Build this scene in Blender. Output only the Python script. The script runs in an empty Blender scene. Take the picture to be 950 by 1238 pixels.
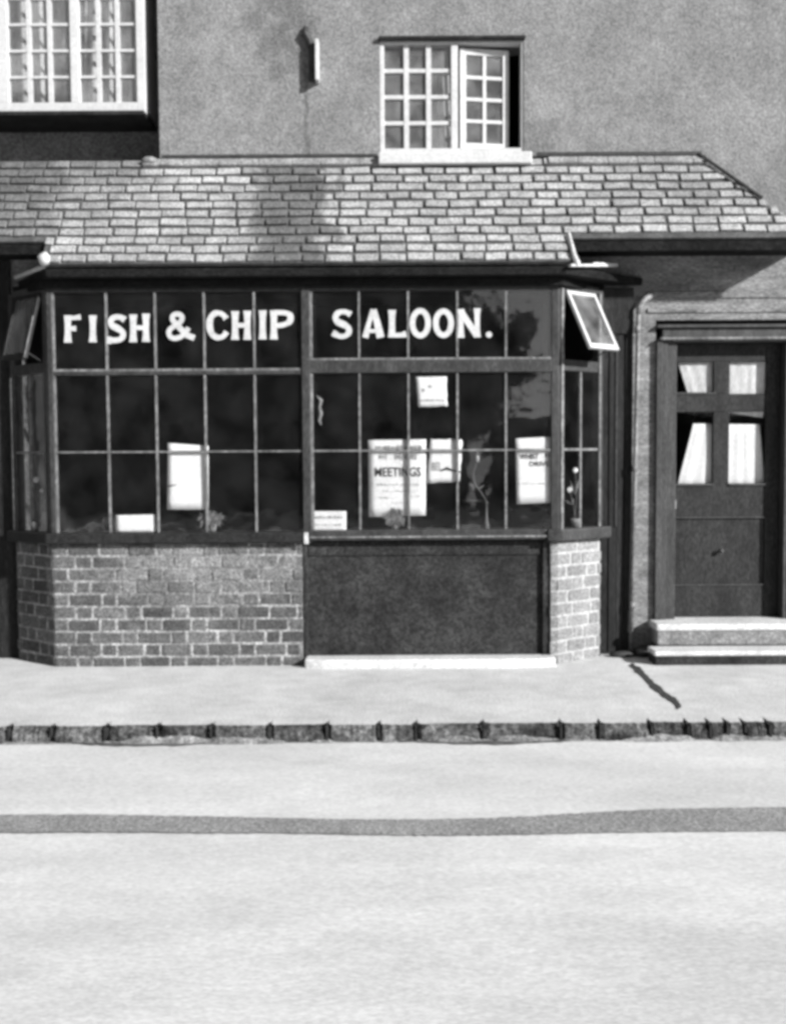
import bpy, bmesh, math, random
from mathutils import Vector, Matrix
R = random.Random(7)
rad = math.radians
S = bpy.context.scene
C = S.collection

# ------------------------------------------------------------------ camera
F = 1250.0                      # focal length in pixels of a 950 x 1238 picture
CAM = Vector((0.0, -7.58, 1.47))
PITCH, ROLL = rad(3.07), rad(0.33)
fwd = Vector((0, math.cos(PITCH), -math.sin(PITCH)))
right0 = Vector((1, 0, 0)); up0 = right0.cross(fwd)
right = right0 * math.cos(ROLL) - up0 * math.sin(ROLL)
up = right.cross(fwd)
cd = bpy.data.cameras.new('camera'); cam = bpy.data.objects.new('camera', cd); C.objects.link(cam)
m = Matrix((right, up, -fwd)).transposed().to_4x4(); m.translation = CAM
cam.matrix_world = m
cd.sensor_fit = 'HORIZONTAL'; cd.sensor_width = 36; cd.lens = F / 950 * 36
cd.clip_end = 600; cd.clip_start = 0.05
S.camera = cam

# ------------------------------------------------------------------ light
SUN_EL, SUN_AZ = rad(24), rad(54)       # azimuth measured from the facade's normal towards the right
w = bpy.data.worlds.new('World'); S.world = w; w.use_nodes = True
nt = w.node_tree; nt.nodes.clear()
sky = nt.nodes.new('ShaderNodeTexSky'); sky.sky_type = 'NISHITA'; sky.sun_disc = False
sky.sun_elevation = SUN_EL
sdir = Vector((math.sin(SUN_AZ) * math.cos(SUN_EL), -math.cos(SUN_AZ) * math.cos(SUN_EL), math.sin(SUN_EL)))
sky.sun_rotation = math.atan2(sdir.x, sdir.y)
bw = nt.nodes.new('ShaderNodeRGBToBW'); bg = nt.nodes.new('ShaderNodeBackground'); wo = nt.nodes.new('ShaderNodeOutputWorld')
nt.links.new(sky.outputs[0], bw.inputs[0]); nt.links.new(bw.outputs[0], bg.inputs[0]); nt.links.new(bg.outputs[0], wo.inputs[0])
bg.inputs[1].default_value = 0.06
sl = bpy.data.lights.new('sun', 'SUN'); sl.energy = 5.0; sl.angle = rad(2.2); sl.color = (1, 1, 1)
so = bpy.data.objects.new('sun', sl); C.objects.link(so)
so.rotation_euler = sdir.to_track_quat('Z', 'Y').to_euler(); so.location = sdir * 30
S.view_settings.view_transform = 'Standard'; S.view_settings.look = 'None'
S.view_settings.exposure = 0.82; S.view_settings.gamma = 1
S.render.engine = 'CYCLES'
S.cycles.filter_width = 3.6
S.cycles.max_bounces = 6; S.cycles.transparent_max_bounces = 12
S.cycles.use_denoising = True

# ------------------------------------------------------------------ picture -> plane helpers (where things stand)
def ray(px, py):
    return (fwd + right * ((px - 475) / F) + up * ((619 - py) / F))
def W(px, py, Y):
    r = ray(px, py); t = (Y - CAM.y) / r.y; p = CAM + r * t
    return p.x, p.z
def G(px, py, z):
    r = ray(px, py); t = (z - CAM.z) / r.z; p = CAM + r * t
    return p.x, p.y
def X(px, py, Y): return W(px, py, Y)[0]
def Z(py, Y, px=475): return W(px, py, Y)[1]

# ------------------------------------------------------------------ materials (all greys: a black and white photograph)
MATS = {}
def mat(name, base, rough=0.85, var=0.25, scale=3.0, fine=0.15, fscale=70, island=0.0, bump=0.0, bscale=120,
        stretch=(1, 1, 1), spec=0.3, patch=None):
    if name in MATS: return MATS[name]
    mt = bpy.data.materials.new(name); mt.use_nodes = True
    t = mt.node_tree; N = t.nodes; L = t.links
    b = N['Principled BSDF']
    b.inputs['Roughness'].default_value = rough
    b.inputs['Specular IOR Level'].default_value = spec
    tc = N.new('ShaderNodeTexCoord'); mp = N.new('ShaderNodeMapping'); L.new(tc.outputs['Object'], mp.inputs[0])
    mp.inputs['Scale'].default_value = stretch
    def noise(sc, det=4):
        n = N.new('ShaderNodeTexNoise'); n.inputs['Scale'].default_value = sc; n.inputs['Detail'].default_value = det
        L.new(mp.outputs[0], n.inputs[0]); return n
    def rng(src, lo, hi, a=0.3, c=0.7):
        r = N.new('ShaderNodeMapRange'); r.inputs[1].default_value = a; r.inputs[2].default_value = c
        r.inputs[3].default_value = lo; r.inputs[4].default_value = hi; L.new(src, r.inputs[0]); return r.outputs[0]
    def mul(a, c):
        q = N.new('ShaderNodeMath'); q.operation = 'MULTIPLY'; L.new(a, q.inputs[0])
        if isinstance(c, float): q.inputs[1].default_value = c
        else: L.new(c, q.inputs[1])
        return q.outputs[0]
    v = rng(noise(scale).outputs[0], base * (1 - var), base * (1 + var))
    v = mul(v, rng(noise(scale * 5.3, 3).outputs[0], 1 - var * .6, 1 + var * .6))
    if fine: v = mul(v, rng(noise(fscale, 2).outputs[0], 1 - fine * 1.5, 1 + fine * 1.5, .35, .65)); v = mul(v, rng(noise(130, 1).outputs[0], 1 - fine * 1.2, 1 + fine * 1.2, .38, .62))
    if island:
        g = N.new('ShaderNodeNewGeometry')
        v = mul(v, rng(g.outputs['Random Per Island'], 1 - island, 1 + island, 0, 1))
    if patch:      # list of (x0, x1, z0, z1, factor, softness): a stain with a place of its own
        sep = N.new('ShaderNodeSeparateXYZ'); L.new(tc.outputs['Object'], sep.inputs[0])
        wob = noise(6, 4)
        for (x0, x1, z0, z1, fac, soft) in patch:
            def edge(src, a, c):
                ad = N.new('ShaderNodeMath'); ad.operation = 'ADD'; L.new(src, ad.inputs[0])
                L.new(rng(wob.outputs[0], -soft * 1.6, soft * 1.6, .3, .7), ad.inputs[1])
                r = N.new('ShaderNodeMapRange'); r.interpolation_type = 'SMOOTHSTEP'
                r.inputs[1].default_value = a; r.inputs[2].default_value = c
                L.new(ad.outputs[0], r.inputs[0]); return r.outputs[0]
            k = mul(edge(sep.outputs[0], x0 - soft, x0 + soft), edge(sep.outputs[0], x1 + soft, x1 - soft))
            k = mul(k, mul(edge(sep.outputs[2], z0 - soft, z0 + soft), edge(sep.outputs[2], z1 + soft, z1 - soft)))
            v = mul(v, rng(k, 1.0, fac, 0, 1))
    comb = N.new('ShaderNodeCombineColor')
    for i in range(3): L.new(v, comb.inputs[i])
    L.new(comb.outputs[0], b.inputs['Base Color'])
    if bump:
        bn = N.new('ShaderNodeBump'); bn.inputs['Strength'].default_value = bump; bn.inputs['Distance'].default_value = 0.01
        L.new(noise(bscale, 5).outputs[0], bn.inputs['Height']); L.new(bn.outputs[0], b.inputs['Normal'])
    MATS[name] = mt
    return mt

def glass_mat(name, wob=0.02, film=0.0, refl=1.0):
    mt = bpy.data.materials.new(name); mt.use_nodes = True
    t = mt.node_tree; N = t.nodes; L = t.links; N.clear()
    out = N.new('ShaderNodeOutputMaterial'); mix = N.new('ShaderNodeMixShader'); tr = N.new('ShaderNodeBsdfTransparent')
    gl = N.new('ShaderNodeBsdfGlossy'); gl.inputs['Roughness'].default_value = 0.03
    fr = N.new('ShaderNodeLayerWeight'); fr.inputs[0].default_value = .5
    p5 = N.new('ShaderNodeMath'); p5.operation = 'POWER'; p5.inputs[1].default_value = 5; L.new(fr.outputs['Facing'], p5.inputs[0])
    k = N.new('ShaderNodeMath'); k.operation = 'MULTIPLY_ADD'; k.inputs[1].default_value = .8; k.inputs[2].default_value = .06 * refl; k.use_clamp = True
    L.new(p5.outputs[0], k.inputs[0]); L.new(k.outputs[0], mix.inputs[0])
    tr.inputs[0].default_value = (.97, .97, .97, 1)
    tc = N.new('ShaderNodeTexCoord'); no = N.new('ShaderNodeTexNoise'); no.inputs['Scale'].default_value = 4
    L.new(tc.outputs['Object'], no.inputs[0])
    bp = N.new('ShaderNodeBump'); bp.inputs['Strength'].default_value = wob; bp.inputs['Distance'].default_value = .1
    L.new(no.outputs[0], bp.inputs['Height']); L.new(bp.outputs[0], gl.inputs['Normal'])
    L.new(tr.outputs[0], mix.inputs[1]); L.new(gl.outputs[0], mix.inputs[2])
    last = mix.outputs[0]
    if film:      # dust and smears on the pane
        df = N.new('ShaderNodeBsdfDiffuse'); df.inputs[0].default_value = (.6, .6, .6, 1)
        m2 = N.new('ShaderNodeMixShader'); n2 = N.new('ShaderNodeTexNoise'); n2.inputs['Scale'].default_value = 5; n2.inputs['Detail'].default_value = 6
        L.new(tc.outputs['Object'], n2.inputs[0])
        r = N.new('ShaderNodeMapRange'); r.inputs[1].default_value = .35; r.inputs[2].default_value = .75
        r.inputs[3].default_value = film * .25; r.inputs[4].default_value = film * 1.8
        L.new(n2.outputs[0], r.inputs[0]); L.new(r.outputs[0], m2.inputs[0])
        L.new(last, m2.inputs[1]); L.new(df.outputs[0], m2.inputs[2]); last = m2.outputs[0]
    L.new(last, out.inputs[0])
    return mt

M_STUCCO = mat('roughcast', .175, .95, .17, 2.2, .2, 80, bump=.6, bscale=60,
               patch=[(-0.95, -0.60, 4.2, 6.0, .75, .12), (.9, 1.2, 3.5, 3.9, .8, .06), (2.2, 6, 5.0, 7, .85, .3), (-.62, -.59, 3.6, 4.3, .7, .01)])
M_STUCCO_R = mat('roughcast_recess', .17, .95, .2, 2.5, .2, 45, bump=.6, bscale=60)
M_LOWER = mat('ground_floor_render', .17, .9, .4, 3.5, .25, 60, bump=.4, bscale=60, stretch=(.5, .5, 2.2))
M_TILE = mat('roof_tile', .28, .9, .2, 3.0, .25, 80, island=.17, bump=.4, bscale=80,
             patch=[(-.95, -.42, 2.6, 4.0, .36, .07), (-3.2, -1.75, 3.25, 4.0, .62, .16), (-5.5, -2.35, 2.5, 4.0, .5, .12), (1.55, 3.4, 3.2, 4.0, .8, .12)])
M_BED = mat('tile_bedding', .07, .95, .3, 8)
M_FILLET = mat('mortar_fillet', .22, .95, .3, 7, .2, 60, bump=.5)
M_LEAD = mat('lead', .42, .55, .2, 6, .15, 50)
M_DARKLEAD = mat('dark_lead', .03, .7, .3, 6)
M_WHITE = mat('white_paint', .46, .5, .08, 5, .06, 60)
M_DARKP = mat('dark_paint', .018, .5, .3, 4, .25, 60, bump=.15, bscale=50, spec=.2)
M_FASC = mat('dark_fascia', .010, .85, .3, 3, .3, 50, spec=.08)
M_BARS = mat('glazing_bar_paint', .135, .5, .35, 9, .2, 60, stretch=(1, 1, .5))
M_BEAD = mat('pale_bead', .17, .55, .5, 5, .2, 60, stretch=(1, 1, 1))  # paler tone of the bead along the right sill
M_POST = mat('post_paint', .036, .45, .3, 5, .2, 60, stretch=(1, 1, .4))
M_POSTL = mat('post_bead', .14, .45, .4, 6, .2, 60, stretch=(1, 1, .6))
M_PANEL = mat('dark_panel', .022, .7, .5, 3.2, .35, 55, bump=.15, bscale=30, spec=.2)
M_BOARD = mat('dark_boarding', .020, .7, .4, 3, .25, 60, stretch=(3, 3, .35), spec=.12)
M_DOOR = mat('door_paint', .021, .6, .35, 4, .3, 60, stretch=(2, 2, .5), spec=.18)
M_FRAME = mat('door_case_paint', .042, .6, .3, 5, .25, 60, stretch=(3, 3, .4))
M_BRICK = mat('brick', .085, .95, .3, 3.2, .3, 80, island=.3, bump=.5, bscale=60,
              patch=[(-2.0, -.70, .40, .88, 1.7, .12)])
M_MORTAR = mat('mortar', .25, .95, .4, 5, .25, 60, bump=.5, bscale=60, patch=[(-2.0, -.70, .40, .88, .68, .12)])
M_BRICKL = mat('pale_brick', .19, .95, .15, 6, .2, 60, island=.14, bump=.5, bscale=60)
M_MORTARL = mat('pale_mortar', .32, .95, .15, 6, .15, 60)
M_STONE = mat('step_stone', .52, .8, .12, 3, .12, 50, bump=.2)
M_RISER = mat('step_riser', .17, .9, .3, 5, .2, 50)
M_PAVE = mat('pavement', .49, .9, .14, 1.6, .09, 75, bump=.35, bscale=40)
M_ROAD = mat('road_dust', .54, .95, .12, 1.1, .06, 80, bump=.15, bscale=60, stretch=(.4, 1, 1))
M_KERB = mat('kerb_stone', .065, .95, .9, 6, .3, 50, island=.25, bump=.8, bscale=40)
M_TAR = mat('dark_joint', .02, .9, .3, 10)
M_MUD_SHADE = mat('gutter_mud_shade', .085, .9, .35, 5, .3, 40, stretch=(.5, 1, 1))
M_WET = mat('wet_channel', .04, .8, .3, 20, .3, 60)
M_SETT = mat('sett_strip', .235, .95, .16, 4, .22, 60, bump=.3, bscale=60)
M_GROUND = mat('ground', .30, .95, .2, .2)
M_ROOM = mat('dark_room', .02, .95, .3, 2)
M_PAPER = mat('paper', .82, .8, .05, 8, .05, 60)
M_PAPER2 = mat('printed_paper', .76, .8, .06, 8, .06, 60)
M_INK = mat('ink', .05, .8, .2, 20)
M_INKF = mat('faded_ink', .30, .8, .35, 60)
M_CURT = mat('curtain_cloth', .66, .9, .05, 8, .05, 60)
M_NET = mat('net_curtain', .42, .9, .25, 6, .1, 60, stretch=(4, 1, .5))
M_LEAF = mat('leaf', .17, .6, .4, 20, island=.4)
M_STEM = mat('stem', .12, .6, .2, 20)
M_PETAL = mat('petal', .65, .7, .1, 20)
M_POT = mat('pale_pot', .55, .4, .15, 15)
M_PIPE = mat('pipe_paint', .15, .5, .4, 6, .2, 60, stretch=(1, 1, .8))
M_METAL = mat('door_metal', .38, .35, .3, 10)
M_IRON = mat('iron', .03, .6, .3, 10)
M_OPP = mat('opposite_wall', .12, .95, .2, 2, .2, 40)
M_OPPR = mat('opposite_roof', .07, .95, .2, 2, .2, 40)
M_FOL = mat('foliage', .06, .8, .4, 3, .3, 8, island=.4)
M_BARK = mat('bark', .08, .95, .3, 8)
G_SHOP = glass_mat('shop_glass', .02, .006, 1.6)
G_UP = glass_mat('upper_glass', .04, .10, 1.0)
G_DOOR = glass_mat('door_glass', .01, .0, .6)

# ------------------------------------------------------------------ mesh helpers
class MB:
    def __init__(s): s.v = []; s.f = []; s.mi = []; s.runs = []
    def add(s, vs, fs, mi=0):
        o = len(s.v); s.v += [tuple(v) for v in vs]; s.f += [tuple(i + o for i in f) for f in fs]; s.mi += [mi] * len(fs); s.runs.append((o, len(s.v), len(s.f) - len(fs), len(s.f)))
    def box(s, x0, x1, y0, y1, z0, z1, mi=0):
        s.add([(x0, y0, z0), (x1, y0, z0), (x1, y1, z0), (x0, y1, z0), (x0, y0, z1), (x1, y0, z1), (x1, y1, z1), (x0, y1, z1)],
              [(0, 3, 2, 1), (4, 5, 6, 7), (0, 1, 5, 4), (1, 2, 6, 5), (2, 3, 7, 6), (3, 0, 4, 7)], mi)
    def pbox(s, P, u0, u1, z0, z1, d0, d1, mi=0, jit=0):      # box in a wall plane P: u along, d outward
        o, d, n = P
        c = [(u0, d1, z0), (u1, d1, z0), (u1, d0, z0), (u0, d0, z0), (u0, d1, z1), (u1, d1, z1), (u1, d0, z1), (u0, d0, z1)]
        j = lambda: R.uniform(-jit, jit)
        vs = [(o[0] + d[0] * (u + j()) + n[0] * k, o[1] + d[1] * (u + j() * 0) + n[1] * k, z + j()) for u, k, z in c]
        s.add(vs, [(0, 3, 2, 1), (4, 5, 6, 7), (0, 1, 5, 4), (1, 2, 6, 5), (2, 3, 7, 6), (3, 0, 4, 7)], mi)
    def prism(s, pts, axis, a, b, mi=0):       # polygon pts extruded along axis
        def mk(p, t):
            if axis == 'y': return (p[0], t, p[1])
            if axis == 'z': return (p[0], p[1], t)
            return (t, p[0], p[1])
        n = len(pts)
        s.add([mk(p, a) for p in pts] + [mk(p, b) for p in pts],
              [tuple(range(n)), tuple(reversed(range(n, 2 * n)))] + [(i, i + n, (i + 1) % n + n, (i + 1) % n) for i in range(n)], mi)
    def tube(s, path, r, n=8, mi=0):
        path = [Vector(p) for p in path]; rings = []
        rr = r if isinstance(r, (list, tuple)) else [r] * len(path)
        for i, p in enumerate(path):
            t = (path[min(i + 1, len(path) - 1)] - path[max(i - 1, 0)]).normalized()
            a = t.cross(Vector((0, 1, 0.01))); a = a.normalized() if a.length > 1e-4 else Vector((1, 0, 0))
            b = t.cross(a).normalized()
            rings.append([p + (a * math.cos(k * 2 * math.pi / n) + b * math.sin(k * 2 * math.pi / n)) * rr[i] for k in range(n)])
        vs = [v for rg in rings for v in rg]; fs = []
        for i in range(len(path) - 1):
            for k in range(n): fs.append((i * n + k, i * n + (k + 1) % n, (i + 1) * n + (k + 1) % n, (i + 1) * n + k))
        fs += [tuple(range(n)), tuple((len(path) - 1) * n + k for k in range(n))]
        s.add(vs, fs, mi)
    def lathe(s, prof, c, n=16, mi=0):
        vs = []; fs = []
        for (r, z) in prof:
            for k in range(n): vs.append((c[0] + r * math.cos(k * 2 * math.pi / n), c[1] + r * math.sin(k * 2 * math.pi / n), c[2] + z))
        for i in range(len(prof) - 1):
            for k in range(n): fs.append((i * n + k, i * n + (k + 1) % n, (i + 1) * n + (k + 1) % n, (i + 1) * n + k))
        fs += [tuple(reversed(range(n))), tuple((len(prof) - 1) * n + k for k in range(n))]
        s.add(vs, fs, mi)
    def blob(s, c, r, sq=(1, 1, 1), mi=0, n=8):
        vs = []; fs = []; m_ = n // 2 + 1
        for i in range(m_ + 1):
            th = math.pi * (i + .001) / (m_ + .002)
            for k in range(n):
                ph = 2 * math.pi * k / n
                q = r * R.uniform(.85, 1.15)
                vs.append((c[0] + q * sq[0] * math.sin(th) * math.cos(ph), c[1] + q * sq[1] * math.sin(th) * math.sin(ph), c[2] + q * sq[2] * math.cos(th)))
        for i in range(m_):
            for k in range(n): fs.append((i * n + k, (i + 1) * n + k, (i + 1) * n + (k + 1) % n, i * n + (k + 1) % n))
        s.add(vs, fs, mi)
    def objs(s, name, mats, parent=None, bevel=0, smooth=False):     # every added piece becomes a part of its own
        for (v0, v1, f0, f1) in s.runs:
            q = MB(); q.v = s.v[v0:v1]; q.f = [tuple(i - v0 for i in f) for f in s.f[f0:f1]]; q.mi = s.mi[f0:f1]
            q.obj(name, mats, parent, bevel, smooth)
    def obj(s, name, mats, parent=None, bevel=0, smooth=False):
        me = bpy.data.meshes.new(name); me.from_pydata(s.v, [], s.f); me.validate()
        for mm in (mats if isinstance(mats, (list, tuple)) else [mats]): me.materials.append(mm)
        for p, i in zip(me.polygons, s.mi): p.material_index = i; p.use_smooth = smooth
        bm = bmesh.new(); bm.from_mesh(me); bmesh.ops.recalc_face_normals(bm, faces=bm.faces); bm.to_mesh(me); bm.free()
        o = bpy.data.objects.new(name, me); C.objects.link(o)
        if parent: o.parent = parent
        if bevel:
            b = o.modifiers.new('bevel', 'BEVEL'); b.width = bevel; b.segments = 2; b.limit_method = 'ANGLE'
        return o
def thing(name, label, cat, loc=(0, 0, 0), group=None):
    o = bpy.data.objects.new(name, None); C.objects.link(o); o['label'] = label; o['category'] = cat
    if group: o['group'] = group
    o.empty_display_size = .1
    return o
def tag(o, label, cat, group=None):
    o['label'] = label; o['category'] = cat
    if group: o['group'] = group
    return o
def struct(o, k='structure'): o['kind'] = k; return o
FRONT = lambda Y: ((0, Y), (1, 0), (0, -1))      # wall plane facing the street; u = x

# ------------------------------------------------------------------ ground
mb = MB(); mb.add([(-150, -150, -.16), (150, -150, -.16), (150, 150, -.16), (-150, 150, -.16)], [(0, 1, 2, 3)])
struct(mb.obj('ground', M_GROUND))
KY = G(475, 877, 0)[1]                     # kerb line
ROADZ = -.088
mb = MB()                                   # road sheet, gently uneven
nx, ny = 60, 40
for j in range(ny + 1):
    for i in range(nx + 1):
        x = -15 + 30 * i / nx; y = KY + .02 - 16 * j / ny
        mb.v.append((x, y, ROADZ + (0.002 * math.sin(x * 1.3 + y * 2.1) + .002 * math.sin(y * 3.3 - x) - .005 if j else 0)))
for j in range(ny):
    for i in range(nx):
        a = j * (nx + 1) + i; mb.f.append((a, a + nx + 1, a + nx + 2, a + 1)); mb.mi.append(0)
struct(mb.obj('road', M_ROAD, smooth=True))
mb = MB(); mb.box(-15, 15, KY - 17.5, KY - 15.98, -.15, .0); struct(mb.obj('far_pavement', M_PAVE))
# pavement: surface slightly worn, thickness down to the road
mb = MB(); mb.box(-15, 15, KY + .10, 3.2, -.15, 0.0); struct(mb.obj('pavement', M_PAVE))
# kerb: irregular stones, their tops worn pale like the pavement
mb = MB(); x = -9.0; jt = MB()
joints = sorted(G(p, 885, -.03)[0] for p in (12, 63, 128, 190, 255, 325, 395, 458, 503, 585, 680, 728, 790, 835, 862, 884, 905, 935))
xs = [joints[0] - .38 * k for k in range(16, 0, -1)] + joints + [joints[-1] + .38 * k for k in range(1, 16)]
for a, b in zip(xs[:-1], xs[1:]):
    g = .010; nseg = 16; z_ = -.008; front = []; top = []
    fy = KY + R.uniform(-.012, .012)
    for k in range(nseg + 1):
        xx = a + g + (b - a - 2 * g) * k / nseg
        e = .012 if k in (0, nseg) else 0
        z_ = min(0, max(-.03, z_ + R.uniform(-.006, .006))); front.append((xx, fy + R.uniform(-.003, .003) + e, z_ - e * .9))
    o = len(mb.v)
    for (xx, yy, zz) in front:
        mb.v += [(xx, yy - .012, ROADZ - .03), (xx, yy - .006, zz - .02), (xx, yy + .014 + (-zz) * .8, .001), (xx, KY + .13, .002)]
    for k in range(nseg):
        for r_ in range(3):
            q = o + k * 4 + r_; mb.f.append((q, q + 4, q + 5, q + 1)); mb.mi.append(1 if r_ == 2 else 0)
    mb.f.append((o, o + 1, o + 2, o + 3)); mb.mi.append(0)
    q = o + nseg * 4; mb.f.append((q + 3, q + 2, q + 1, q)); mb.mi.append(0)
    # tarry joint, standing a little up onto the pavement
    jx = b; h = R.uniform(.005, .05) if R.random() < .35 else .002
    jt.prism([(jx - .004 - R.uniform(0, .008), KY + .005), (jx + .004 + R.uniform(0, .010), KY + .005), (jx + .003, KY + .02 + h), (jx - .004, KY + .02 + h)], 'z', -.004, .0065)
    w1, w2 = R.uniform(.003, .009), R.uniform(.003, .014); jt.prism([(jx - w1, ROADZ + R.uniform(0, .05)), (jx + w2, ROADZ + R.uniform(-.01, .05)), (jx + w2 * R.uniform(.3, 1.3), -.012), (jx - w1 * R.uniform(.2, 1), -.004)], 'y', KY - .016, KY + .02)
mb.box(-9, 9, KY + .02, KY + .1, -.15, -.035, 0)
k_ = struct(mb.obj('kerb', [M_KERB, M_PAVE])); struct(jt.obj('kerb_joints', M_TAR))
# mud lying in the gutter, darkened to paint the kerb's shadow line too
def ribbon_ground(name, pts, m_, z):        # pts: (px, py_top, py_bottom) of its outline on the ground
    mb = MB(); o = 0
    for (px, a, b) in pts:
        xa, ya = G(px, a, z); xb, yb = G(px, b, z); mb.v += [(xa, ya, z), (xb, yb, z)]
    for i in range(len(pts) - 1): mb.f.append((2 * i, 2 * i + 1, 2 * i + 3, 2 * i + 2)); mb.mi.append(0)
    return struct(mb.obj(name, m_))
def wavy(pts, n=5, amp=.8):
    out = []
    for (a, b) in zip(pts[:-1], pts[1:]):
        for k in range(n):
            t = k / n; out.append((a[0] + (b[0] - a[0]) * t, a[1] + (b[1] - a[1]) * t + R.uniform(-amp, amp), a[2] + (b[2] - a[2]) * t + R.uniform(-amp, amp)))
    out.append(pts[-1]); return out
ribbon_ground('gutter_mud_shade', wavy([(10, 893, 895), (60, 893, 896), (95, 894, 899), (130, 895, 902), (200, 896, 902), (260, 895, 899), (330, 893, 896), (420, 892, 895), (500, 890, 897), (560, 889, 900), (620, 889, 900), (680, 888, 897), (730, 887, 892), (800, 886, 889), (945, 884, 888)], 6, .9), M_MUD_SHADE, ROADZ + .004)
ribbon_ground('sett_strip', wavy([(-260, 986, 1008), (12, 985, 1007), (120, 985, 1006), (250, 987, 1007), (330, 989, 1007), (475, 991, 1010), (560, 990, 1010), (640, 987, 1009), (720, 982, 1007), (800, 978, 1006), (938, 976, 1005), (1200, 972, 1003)], 14, .5), M_SETT, ROADZ + .002)
# road dust banked unevenly against the foot of the kerb
mb = MB(); n_ = 260; hh = [R.uniform(0, 1) for _ in range(n_ + 1)]
for _ in range(3): hh = [(hh[max(i - 1, 0)] + hh[i] + hh[min(i + 1, n_)]) / 3 for i in range(n_ + 1)]
for i in range(n_ + 1):
    x = -5 + 10 * i / n_; h = min(.03, max(0, (hh[i] - .45)) * .12 + (R.uniform(0, .008) if hh[i] > .45 else 0))
    mb.v += [(x, KY - .035 - h * .6 - R.uniform(0, .006), ROADZ - .004), (x, KY - .004, ROADZ + .004 + h + R.uniform(0, .004)), (x, KY + .03, ROADZ + .002 + h)]
for i in range(n_):
    for k in (0, 1): mb.f.append((3 * i + k, 3 * i + 3 + k, 3 * i + 4 + k, 3 * i + 1 + k)); mb.mi.append(0)
struct(mb.obj('gutter_dust', mat('gutter_dust', .17, .95, .5, 9, .2, 60)))
# water channel trodden dark across the pavement from the foot of the pipe
mb = MB(); path = [(762, 803), (770, 808), (778, 816), (785, 824), (794, 832), (803, 839), (812, 845), (820, 851), (821, 859)]
pp = []
for a, b in zip(path[:-1], path[1:]):
    for k in range(3):
        t = k / 3; pp.append((a[0] + (b[0] - a[0]) * t + R.uniform(-1, 1), a[1] + (b[1] - a[1]) * t))
for i, (px, py) in enumerate(pp):
    wd = R.uniform(1.6, 5.0) if i < len(pp) - 3 else 2.4
    xa, ya = G(px - wd, py + 1.5, .005); xb, yb = G(px + wd * R.uniform(.6, 1.2), py - 1.5, .005); mb.v += [(xa, ya, .005), (xb, yb, .005)]
for i in range(len(pp) - 1): mb.f.append((2 * i, 2 * i + 1, 2 * i + 3, 2 * i + 2)); mb.mi.append(0)
struct(mb.obj('water_channel', M_WET))

# ------------------------------------------------------------------ the building
B = thing('shop_building', 'two storey roughcast building with tiled pent roof, dark bay shop window and half glazed door', 'building')
BY = -.35                                        # front of the bay
bxl, bxr = X(63, 640, BY), X(674, 640, BY)       # bay corners
cw, cdp = .363, .28
CL = math.hypot(cw, cdp)
PR = ((bxr, BY), (cw / CL, cdp / CL), (cdp / CL, -cw / CL))               # right canted plane
PL = ((bxl - cw, BY + cdp), (cw / CL, -cdp / CL), (-cdp / CL, -cw / CL))  # left canted plane (u runs towards the front corner)
zs_top, zs_bot = Z(643, BY, 300), Z(656, BY, 300)
WALLTOP = Z(189, -.03)                           # foot of the upper wall
XE = X(192, 110, -.03)                           # left end of the upper wall
doorL, doorR = X(812, 600, .10), X(941, 600, .10)
doorT, doorB = Z(415, .10, 870), Z(745, .10, 870)
caseL = X(791, 600, 0)

# ground floor wall
mb = MB()
mb.box(-5.5, bxl - cw, 0, .25, 0, 3.3)
mb.box(bxl - cw, bxr + cw, 0, .25, 2.72, 3.3)
mb.box(bxr + cw, caseL, 0, .25, 0, 3.3)
mb.box(caseL, doorR + .16, 0, .25, doorT + .16, 3.3)
mb.box(doorR + .16, 5.2, 0, .25, 0, 3.3)
mb.obj('ground_floor_wall', M_LOWER, B)
# horizontal boards/ribs of the strip over the door
mb = MB()
for py, h in ((352, .05), (372, .035)):
    z = Z(py, 0, 850); mb.box(X(782, py, 0), 5.2, -.012, -.0005, z - h, z)
mb.objs('string_course', M_LOWER, B, bevel=.006)
# upper wall with window opening
UY = -.03
wx0, wx1 = X(459, 120, UY), X(633, 120, UY); wz0, wz1 = Z(186, UY, 545), Z(49, UY, 545)
mb = MB()
mb.box(XE, wx0, UY, .25, WALLTOP, 6.2); mb.box(wx1, 5.2, UY, .25, WALLTOP, 6.2)
mb.box(wx0, wx1, UY, .25, wz1, 6.2); mb.box(wx0, wx1, UY, .25, WALLTOP - .0, wz0 - .0)
mb.box(XE, XE + .25, .25, .56, WALLTOP, 6.2)
mb.box(XE, 5.2, .002, .25, 3.3, WALLTOP)
mb.box(X(846, 190, 0) + .03, 5.2, UY, .001, 3.04, WALLTOP)
mb.obj('upper_wall', M_STUCCO, B)
ox1 = X(175, 80, 0.0); oz0 = Z(136, 0.0, 100)
mb = MB()
mb.box(-5.5, XE, .35, .55, 3.3, oz0 + .02); mb.box(ox1 - .03, XE, .35, .55, oz0 + .02, 6.2)
mb.box(-5.5, -3.6, .35, .55, oz0 + .02, 6.2)
mb.obj('recessed_wall', M_STUCCO_R, B)
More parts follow.
